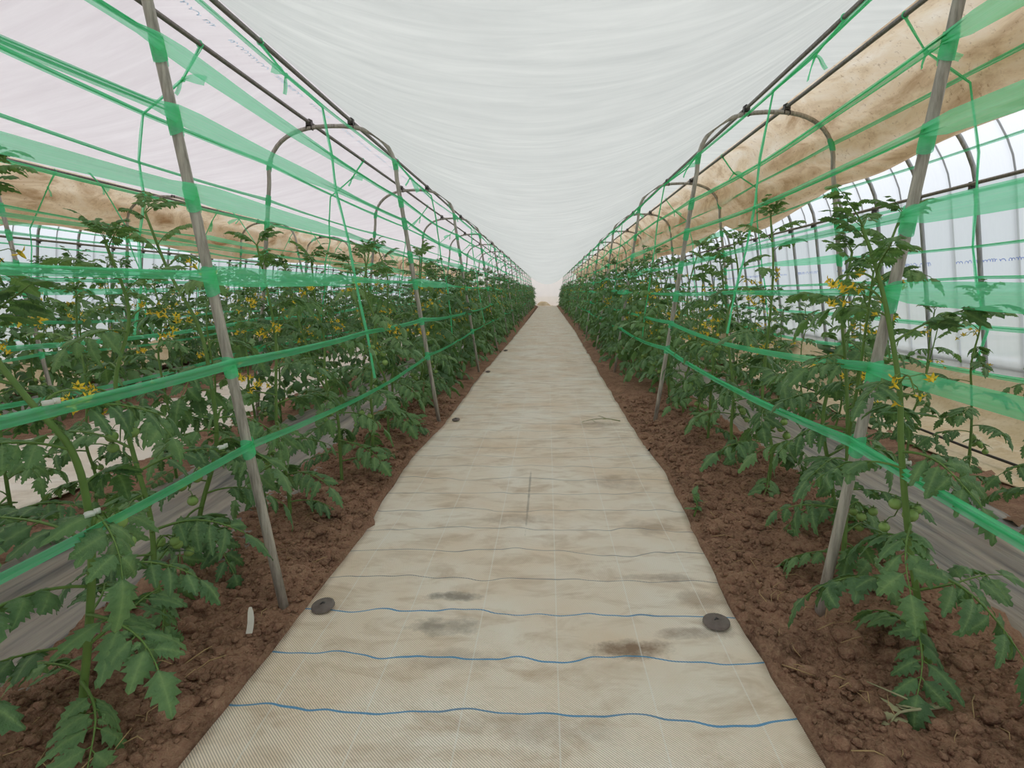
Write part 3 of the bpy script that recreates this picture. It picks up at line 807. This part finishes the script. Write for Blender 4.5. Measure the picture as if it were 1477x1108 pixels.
def truss(seed, n, L, drop):
    """stalk mesh builder and list of matrices at which a flower or fruit hangs"""
    rr = random.Random(seed); b = MB(); mts = []
    P = catmull([(0, 0, 0), (0, L * 0.45, L * 0.22), (0, L * 0.85, L * 0.12), (0, L * 1.15, -drop)], 10)
    b.tube(P, [0.0026 - 0.0013 * i / 9 for i in range(10)], 5)
    for k in range(n):
        p = P[4 + int(5 * k / max(1, n - 1))]; sg = -1 if k % 2 else 1
        e = p + Vector((sg * rr.uniform(0.012, 0.034), rr.uniform(-0.005, 0.02), rr.uniform(-0.03, 0.012)))
        b.tube([p, p.lerp(e, 0.6) + Vector((0, 0, 0.008)), e], 0.0011, 4)
        mts.append(Matrix.Translation(e) @ Euler((rr.uniform(-0.9, 0.9), rr.uniform(-0.9, 0.9), rr.random() * 6)).to_matrix().to_4x4() @ Matrix.Scale(rr.uniform(0.85, 1.2), 4))
    return b, mts
def axes(p, az, el, roll_, sc):
    d = Vector((math.cos(az) * math.cos(el), math.sin(az) * math.cos(el), math.sin(el)))
    x = d.cross(Vector((0, 0, 1))).normalized(); z = x.cross(d)
    M = Matrix(((x.x, d.x, z.x, p[0]), (x.y, d.y, z.y, p[1]), (x.z, d.z, z.z, p[2]), (0, 0, 0, 1)))
    return M @ Matrix.Rotation(roll_, 4, 'Y') @ Matrix.Scale(sc, 4)
def plan(seed, stem=None, H=1.05, dens=0.058, fork=False, lsc=0.93, sparse=0.45):
    """layout of one plant: stem polyline(s), leaves, trusses"""
    rr = random.Random(seed)
    if stem is None:
        x = y = 0.0; stem = [(0, 0, -0.03)]; n = 6
        lx, ly = rr.uniform(-0.06, 0.06), rr.uniform(-0.10, 0.10)
        for k in range(1, n + 1):
            u = k / n; stem.append((lx * u + rr.uniform(-0.022, 0.022), ly * u + rr.uniform(-0.028, 0.028), H * u))
    S = catmull(stem, 34); Ht = S[-1].z
    stems = [(S, [0.0078 - 0.0045 * i / 33 for i in range(34)])]
    if fork:
        k = rr.randint(11, 15); a = rr.random() * 6.28; p = S[k]; q = [p]
        hh = Ht - p.z
        for u in (0.3, 0.65, 1.0): q.append(p + Vector((math.cos(a) * 0.16 * u ** 0.7, math.sin(a) * 0.2 * u ** 0.7, hh * u * rr.uniform(0.8, 0.95))))
        S2 = catmull(q, 18); stems.append((S2, [0.0055 - 0.0028 * i / 17 for i in range(18)]))
    leaves, trs = [], []
    for si, (SS, _) in enumerate(stems):
        z = 0.10 if si == 0 else SS[0].z + 0.12; az = rr.random() * 6.28; top = SS[-1].z; kk = 0
        while z < top - 0.01:
            i = min(range(len(SS)), key=lambda j: abs(SS[j].z - z)); p = SS[i]; u = z / max(top, 0.1)
            L = np.interp(u, [0.08, 0.3, 0.6, 0.82, 1.0], [0.21, 0.235, 0.205, 0.17, 0.10]) * rr.uniform(0.8, 1.15) * lsc * (0.85 if si else 1)
            el = np.interp(u, [0.1, 0.4, 0.75, 1.0], [0.05, 0.2, 0.45, 1.0]) + rr.uniform(-0.25, 0.25)
            di = 1 if u > 0.85 else rr.randint(0, 7)
            leaves.append((axes(p, az, el, rr.uniform(-0.4, 0.4), L), di, u > 0.78))
            az += 2.4 + rr.uniform(-0.4, 0.4); z += dens * rr.uniform(0.75, 1.25) * float(np.interp(u, [0.1, 0.4, 0.55, 0.8, 0.88], [0.85, 0.95, 1.0 + sparse, 1.0 + sparse, 0.75])); kk += 1
        for k in range(4):
            a = rr.random() * 6.28; leaves.append((axes(SS[-1], a, rr.uniform(0.5, 1.2), 0, rr.uniform(0.06, 0.11)), rr.choice([0, 1, 5]), True))
    for zf, kind in ((rr.uniform(0.22, 0.32), 'fruit'), (rr.uniform(0.48, 0.58), 'flower' if rr.random() < 0.75 else 'fruit'), (rr.uniform(0.62, 0.72), 'flower'), (rr.uniform(0.76, 0.88), 'flower')):
        i = min(33, int(zf * 33)); trs.append((axes(S[i], rr.random() * 6.28, rr.uniform(0.1, 0.5), 0, 1.0), kind, rr.randint(4, 7) if kind == 'flower' else rr.randint(3, 5), rr.randint(0, 999)))
    return stems, leaves, trs
def near_spec(pl):
    stems, leaves, trs = pl; spec = []
    b = MB()
    for S, r in stems: b.tube(S, r, 8)
    spec.append(('stem', b.make('stem', M_STEM), Matrix(), []))
    for M, di, young in leaves: spec.append(('leaf', (ME_YLEAF if young else ME_NLEAF)[di], M, []))
    for M, kind, n, sd in trs:
        b, mts = truss(sd, n, 0.075 if kind == 'flower' else 0.065, 0.02 if kind == 'flower' else 0.05)
        me = b.make(kind + '_truss', M_STEM)
        sub = []
        for q in mts:
            if kind == 'fruit':  # fruit hangs plumb
                qq = Matrix.Translation(q.to_translation()) @ M.to_3x3().normalized().inverted().to_4x4() @ Matrix.Scale(q.to_scale().x * 0.95, 4)
                sub.append(('fruit', ME_FRUIT, qq, []))
            else: sub.append(('flower', ME_FLOWER, q, []))
        spec.append((kind + '_truss', me, M, sub))
    return spec
def far_spec(pl, lib):
    stems, leaves, trs = pl; spec = []
    b = MB()
    for S, r in stems: b.tube(S[::4] + [S[-1]], r[::4] + [r[-1]], 5)
    spec.append(('stem', b.make('stem', M_STEM), Matrix(), []))
    b = MB()
    for M, di, young in leaves: b.merge(lib[di % len(lib)], M)
    spec.append(('foliage', b.make('foliage', None, True, [M_LEAF, M_STEM]), Matrix(), []))
    bf, bg = MB(), MB()
    for M, kind, n, sd in trs:
        st, mts = truss(sd, n, 0.075, 0.02)
        for q in mts: (bf if kind == 'flower' else bg).merge(FLW if kind == 'flower' else FRT, M @ q)
    if bf.V: spec.append(('blossom', bf.make('blossom', None, False, [M_PETAL, M_STEM]), Matrix(), []))
    if bg.V: spec.append(('fruit', bg.make('fruit_far', None, True, [M_FRUIT, M_STEM]), Matrix(), []))
    return spec
def place(spec, loc, rz, sc, label, group):
    t = thing('tomato_plant', loc, label, 'tomato plant', group)
    t.rotation_euler = (0, 0, rz); t.scale = (sc, sc, sc)
    for nm, me, M, sub in spec:
        o_ = obj(nm, me, t, M, kind='stuff' if nm in ('foliage', 'blossom') or me.name.startswith('fruit_far') else None)
        for sn, sm, sM, _ in sub: obj(sn, sm, o_, sM)
    return t
NEAR = [near_spec(plan(200 + i, None, 1.0 + 0.04 * (i % 3), 0.054, i % 3 == 0)) for i in range(9)]
FAR = [far_spec(plan(300 + i, None, 1.0 + 0.04 * (i % 3), 0.046, i % 2 == 0, 1.05, 0.1), FLIB) for i in range(9)]
# four plants whose stems are clearly traced in the photograph
def hero(P, seed, lab, **kw):
    base = Vector(P[0]); st = [tuple(Vector(p) - base) for p in P]; st[0] = (0, 0, -0.03)
    place(near_spec(plan(seed, st, **kw)), (base.x, base.y, 0.0), 0, 1, lab, None)
hero([(-.93, .97, 0), (-.86, .97, .3), (-.835, .96, .47), (-.835, .94, .59), (-.88, .92, .68), (-.95, .92, .80), (-.98, .94, .95), (-.97, .96, 1.05)], 11,
     'tomato plant with sharply bent thick stem and white clip, beside the grey mulch film', dens=0.050)
hero([(-1.10, 1.6, 0), (-1.04, 1.6, .21), (-.97, 1.6, .42), (-.97, 1.6, .63), (-.99, 1.6, .77), (-1.06, 1.6, .92), (-1.11, 1.6, 1.08)], 12,
     'tall tomato plant rising behind the hoop leg by the white label strip', dens=0.050)
hero([(.85, 1.22, 0), (.775, 1.22, .28), (.735, 1.22, .51), (.72, 1.22, .64), (.69, 1.23, .79), (.66, 1.24, .90), (.635, 1.25, .97)], 13,
     'tall thick-stemmed tomato plant leaning toward the path in front of the hoop leg', dens=0.050)
hero([(.98, 1.9, 0), (.93, 1.9, .23), (.89, 1.9, .44), (.94, 1.9, .68), (1.02, 1.9, .88), (1.08, 1.9, 1.07)], 14,
     'tomato plant with bowed stem leaning toward the film wall behind the hoop leg', dens=0.050)
HERO_Y = {('A', 1): (0.97, 1.6), ('B', -1): (1.22, 1.9)}
ROWS = [  # key, side, x, y0, last individual y, near limit
    ('A', 1, -0.93, 0.50, 35, 4.6), ('B', -1, 0.875, 0.82, 35, 4.6), ('A', -1, -1.74, 0.9, 12, 3.3), ('B', 1, 1.70, 1.2, 12, 4.2),
    ('C', 1, -3.52, 2.6, 11, 2.0), ('C', -1, -4.42, 3.4, 11, 2.0)]
stuff = MB(); pl_stuff = [plan(400 + i, None, 1.05, 0.062, False) for i in range(3)]
SB = []
for pl in pl_stuff:
    b = MB()
    for M, di, young in pl[1]: b.merge(SLIB[di % 2], M)
    SB.append(b)
for key, sgn, x, y0, yl, ynear in ROWS:
    rr = random.Random(ord(key) * 3 + sgn); y = y0; k = 0
    grp = f'tomato plants on the {SIDE[(key, sgn)]} of the {BED_TXT[key]}'
    cnt = {}
    while y < 34.6:
        hi = max(j for j, hy in enumerate(HOOP_Y) if hy <= y); cnt[hi] = cnt.get(hi, 0) + 1
        lab = f'tomato plant, {NTH[cnt[hi]]} past {NTH[hi] if hi < 10 else ""} hoop, {SIDE[(key, sgn)]} of {BED_TXT[key]}'
        if hi == 0: lab = f'leafy tomato plant, {NTH[cnt[hi]]} before the first hoop, {SIDE[(key, sgn)]} of {BED_TXT[key]}'
        if hi > 4: lab = f'distant leafy tomato plant on the {SIDE[(key, sgn)]} of the {BED_TXT[key]}'
        if not any(abs(y - hy) < 0.17 for hy in HERO_Y.get((key, sgn), ())):
            loc = (x + rr.uniform(-0.05, 0.05), y + rr.uniform(-0.05, 0.05), 0.005)
            sc = rr.uniform(0.92, 1.10) * {('B', 1): 0.74, ('A', -1): 0.86}.get((key, sgn), 1.0)
            if y < yl:
                sp = NEAR[rr.randrange(len(NEAR))] if y < ynear else FAR[rr.randrange(len(FAR))]
                place(sp, loc, rr.random() * 6.28, sc, lab, grp)
            else:
                stuff.merge(rr.choice(SB), Matrix.Translation(loc) @ Matrix.Rotation(rr.random() * 6.28, 4, 'Z') @ Matrix.Scale(sc, 4))
        y += 0.385; k += 1
obj('tomato_foliage', stuff.make('tomato_foliage', None, True, [M_LEAF, M_STEM]), None, None, 'distant mass of tomato foliage deep in the rear rows', 'foliage', None, 'stuff')

# ------------------------------------------------------------------ small things
# plant clips
def clip(p, lab):
    b = MB(); b.tube([Vector((math.cos(a) * 0.011, math.sin(a) * 0.011, 0)) for a in np.linspace(0.3, 5.9, 10)], 0.0035, 5); b.box((0.016, 0, 0), (0.014, 0.005, 0.014)); b.box((-0.006, -0.011, 0), (0.022, 0.004, 0.012))
    obj('plant_clip', b.make('plant_clip', M_CLIP), None, Matrix.Translation(p) @ Matrix.Rotation(1.1, 4, 'Z') @ Matrix.Scale(0.7, 4), lab, 'clip')
clip((-.80, .923, .478), 'white clip holding the bent thick tomato stem to the lowest green tape')
clip((-.80, .871, .686), 'white clip on the second green tape at the bend of the thick tomato stem')
clip((-.80, 1.34, .485), 'small white clip on the lowest green tape beside the hoop leg')
clip((.765, 1.25, .478), 'small white clip on the lowest green tape at the plant leaning toward the path')
# pin discs
def disc(x, y, r, lab, tilt=0.05):
    b = MB(); n = 24; V = [Vector((0, 0, 0.008))]; F = []
    for q, (rr_, zz) in enumerate(((0.3, 0.009), (0.38, 0.004), (0.8, 0.005), (0.98, 0.0045), (1.0, 0.0), )):
        for j in range(n):
            a = 2 * PI * j / n; V.append(Vector((r * rr_ * math.cos(a), r * rr_ * math.sin(a), zz + (0.0012 if j % 4 == 0 and 0 < q < 3 else 0))))
    for j in range(n): F.append((0, 1 + j, 1 + (j + 1) % n))
    for q in range(4):
        for j in range(n): a, c = 1 + q * n + j, 1 + q * n + (j + 1) % n; F.append((a, a + n, c + n, c))
    b.add(V, F)
    t = thing('pin_disc', (x, y, 0.021 + 0.012 * float(fbm(np.array(x * 2.2), np.array(y * 3), 2)) + 0.004), lab, 'pin')
    t.rotation_euler = (tilt, -tilt, 0.4)
    obj('washer', b.make('washer', M_DISC), t)
    b = MB(); b.tube([(-0.006, 0, -0.03), (-0.006, 0, 0.008), (0, 0, 0.013), (0.006, 0, 0.008), (0.006, 0, -0.03)], 0.0022, 6); obj('pin', b.make('pin', M_CLAMP), t)
disc(-.606, 1.419, .031, 'mud-caked round pin disc at the mat edge beside the white label strip', 0.12)
disc(.417, 1.365, .033, 'clean grey round pin disc on the mat under the bright blue thread')
disc(-.60, 3.69, .026, 'small dark pin disc at the mat edge beside the second hoop leg', 0.1)
disc(-.62, 5.98, .026, 'small dark pin disc at the mat edge beside the third hoop leg', 0.1)
disc(-.60, 8.3, .03, 'dark pin disc at the mat edge beside the fourth hoop leg', 0.15)
# label strip stuck in the soil
b = MB(); V = []; 
for i in range(6):
    u = i / 5; ww = 0.0075 * (1 if u < 0.75 else 1 - (u - 0.75) * 2.2)
    for sx_ in (-1, 1): V.append(Vector((sx_ * ww + 0.002 * math.sin(u * 4), 0.0012, u * 0.062))); V.append(Vector((sx_ * ww + 0.002 * math.sin(u * 4), -0.0012, u * 0.062)))
F = []
for i in range(5):
    a = 4 * i; F += [(a, a + 2, a + 6, a + 4), (a + 1, a + 5, a + 7, a + 3), (a, a + 4, a + 5, a + 1), (a + 2, a + 3, a + 7, a + 6)]
F += [(20, 22, 23, 21), (0, 1, 3, 2)]
b.add(V, F)
obj('plant_label', b.make('plant_label', M_LABEL, False), None, Matrix.Translation((-.742, 1.285, 0.022)) @ Euler((-0.45, 0.1, 0.35)).to_matrix().to_4x4(), 'weathered white plastic plant label strip stuck in the soil', 'plant label')
# drip hose on the beige cloth
b = MB(); b.tube([Vector((2.02 + 0.05 * math.sin(y * 0.7), y, 0.075 + 0.02 * float(fbm(np.array(y), np.array(1.0), 2)))) for y in np.linspace(0.9, 30, 90)], 0.007, 6)
obj('drip_hose', b.make('drip_hose', M_HOSE), None, None, 'thin black drip hose lying along the beige ground cloth', 'hose')
# wilted sprig, weeds
def sprig(loc, rz, n, L, mats, lab, name, cat, flat=True, seed=1):
    rr = random.Random(seed); t = thing(name, loc, lab, cat); t.rotation_euler = (0, 0, rz)
    b = MB(); P = catmull([(0, 0, 0), (L * 0.4, L * 0.08, 0.02), (L * 0.75, -L * 0.03, 0.012), (L, L * 0.05, 0.006)] if flat else [(0, 0, -0.01), (0.01, 0, L * 0.5), (0.0, 0.015, L)], 10)
    b.tube(P, [0.004 - 0.0025 * i / 9 for i in range(10)], 5)
    if flat: b.tube([P[3], P[3] + Vector((0.03, -0.05, 0.004)), P[3] + Vector((0.04, -0.10, -0.004))], [0.003, 0.002, 0.0012], 5)
    obj('stem', b.make('sprig_stem', mats[0]), t)
    for k in range(n):
        p = P[3 + int(6 * k / max(1, n - 1))]
        b = MB(); leaflet(b, 1.0, 0.24, 7, rr, Matrix(), 0.35)
        obj('leaf', b.make('sprig_leaf', mats[1]), t, axes(p, rr.random() * 6.28, rr.uniform(-0.1, 0.3) if flat else rr.uniform(0.1, 0.8), rr.uniform(-0.5, 0.5), rr.uniform(0.03, 0.05) if flat else L * rr.uniform(0.5, 0.8)))
sprig((.775, 1.075, .035), 3.5, 7, 0.15, (M_DRY, M_DRY), 'wilted tomato side shoot lying on the bare soil', 'wilted_sprig', 'sprig', True, 3)
sprig((.46, 3.66, .028), 3.2, 5, 0.22, (M_DRY, M_DRY), 'dry twig with shrivelled leaves lying on the path mat', 'dry_twig', 'twig', True, 9)
sprig((.545, 2.11, .02), 0, 9, 0.07, (M_STEM, M_LEAF), 'small green weed at the mat edge in the bare soil', 'weed', 'weed', False, 5)
sprig((-.80, 3.42, .02), 0, 10, 0.09, (M_STEM, M_YOUNG), 'pale green weed seedling beside the second hoop leg', 'weed', 'weed', False, 6)
for k, (x, y, L) in enumerate([(2.45, 4.4, .25), (2.5, 5.2, .32), (2.42, 6.3, .3), (2.5, 7.4, .3), (2.45, 8.6, .3)]):
    for _ in range(1): sprig((x, y, .12), k, 16, L, (M_STEM, M_LEAF), 'green weed growing out of the beige cloth at the foot of the printed film wall', 'weed', 'weed', False, 20 + k)
for o_ in bpy.data.objects:
    if o_.name.startswith('weed') and o_.get('label', '').startswith('green weed growing'): o_['group'] = 'weeds along the film wall'
# cloth heap at the far end
X, Y = np.meshgrid(np.linspace(-0.6, 0.35, 24), np.linspace(34.6, 35.3, 16), indexing='ij')
Z = 0.02 + 0.26 * np.clip(1 - ((X + 0.25) / 0.45) ** 2, 0, 1) * np.clip(1 - ((Y - 35.0) / 0.36) ** 2, 0, 1) + 0.03 * fbm(X * 8, Y * 8)
obj('cloth_heap', grid_mesh('cloth_heap', X, Y, Z, M_BEIGE), None, None, 'brownish heap of cloth at the far end of the path', 'cloth')
# soil clods and straw
def ico():
    t = (1 + 5 ** .5) / 2
    v = np.array([(-1, t, 0), (1, t, 0), (-1, -t, 0), (1, -t, 0), (0, -1, t), (0, 1, t), (0, -1, -t), (0, 1, -t), (t, 0, -1), (t, 0, 1), (-t, 0, -1), (-t, 0, 1)], float); v /= np.linalg.norm(v[0])
    f = np.array([(0, 11, 5), (0, 5, 1), (0, 1, 7), (0, 7, 10), (0, 10, 11), (1, 5, 9), (5, 11, 4), (11, 10, 2), (10, 7, 6), (7, 1, 8), (3, 9, 4), (3, 4, 2), (3, 2, 6), (3, 6, 8), (3, 8, 9), (4, 9, 5), (2, 4, 11), (6, 2, 10), (8, 6, 7), (9, 8, 1)])
    return v, f
def subdiv(v, f):
    v = list(map(tuple, v)); c = {}; nf = []
    def mid(a, b):
        k = (min(a, b), max(a, b))
        if k not in c:
            m_ = (np.array(v[a]) + np.array(v[b])); m_ /= np.linalg.norm(m_); v.append(tuple(m_)); c[k] = len(v) - 1
        return c[k]
    for a, b, d in f: x, y, z = mid(a, b), mid(b, d), mid(d, a); nf += [(a, x, z), (b, y, x), (d, z, y), (x, y, z)]
    return np.array(v), np.array(nf)
iv, if_ = ico(); sv, sf = subdiv(iv, if_)
def clods(n, rmin, rmax, v, f, y0, y1, pw):
    Vs, Fs, off = [], [], 0
    for _ in range(n):
        left = NR.random() < 0.48; y = y0 + (y1 - y0) * NR.random() ** pw
        x = float(mat_left(y)) - 0.02 - NR.random() * 0.42 if left else float(mat_right(y)) + 0.02 + NR.random() * 0.50
        r = rmin + (rmax - rmin) * NR.random() ** 3.5
        d = abs((float(mat_left(y)) - x) if left else (x - float(mat_right(y))))
        z = 0.008 + float(soil_h(np.array(x), np.array(y))) + min(0.035, 0.02 * d / 0.3)
        q = v * (1 + 0.42 * (NR.random((len(v), 1)) - 0.5)) * r * np.array([1, 1, 0.75]) * (0.8 + 0.4 * NR.random(3))
        Vs.append(q + np.array([x, y, z + r * 0.35])); Fs.append(f + off); off += len(v)
    return Vs, Fs, off
Va, Fa, o1 = clods(2600, 0.005, 0.021, sv, sf, 0.6, 4.5, 1.4)
Vc, Fc, o2 = clods(9000, 0.003, 0.009, iv, if_, 0.5, 4.5, 1.4)
V = np.concatenate(Va + Vc); F = np.concatenate(Fa + [f + o1 for f in Fc])
obj('soil_clods', mesh('soil_clods', V.tolist(), F.tolist(), M_SOIL), None, None, 'loose brown soil crumbs and clods along both edges of the path mat', 'soil', None, 'stuff')
b = MB()
for _ in range(130):
    left = R.random() < 0.4; y = 0.8 + 2.6 * R.random() ** 1.5
    x = float(mat_left(y)) - 0.03 - R.random() * 0.33 if left else float(mat_right(y)) + 0.03 + R.random() * 0.4
    z = 0.04 + float(soil_h(np.array(x), np.array(y))); a = R.random() * 6.28; L = R.uniform(0.015, 0.07)
    p = Vector((x, y, z)); d = Vector((math.cos(a), math.sin(a), R.uniform(-0.1, 0.1))) * L
    b.tube([p, p + d * 0.5 + Vector((R.uniform(-.01, .01), R.uniform(-.01, .01), 0.006)), p + d], R.uniform(0.0006, 0.0013), 4)
obj('straw', b.make('straw', M_STRAW), None, None, 'scattered dry straw and root bits on the bare soil', 'straw', None, 'stuff')
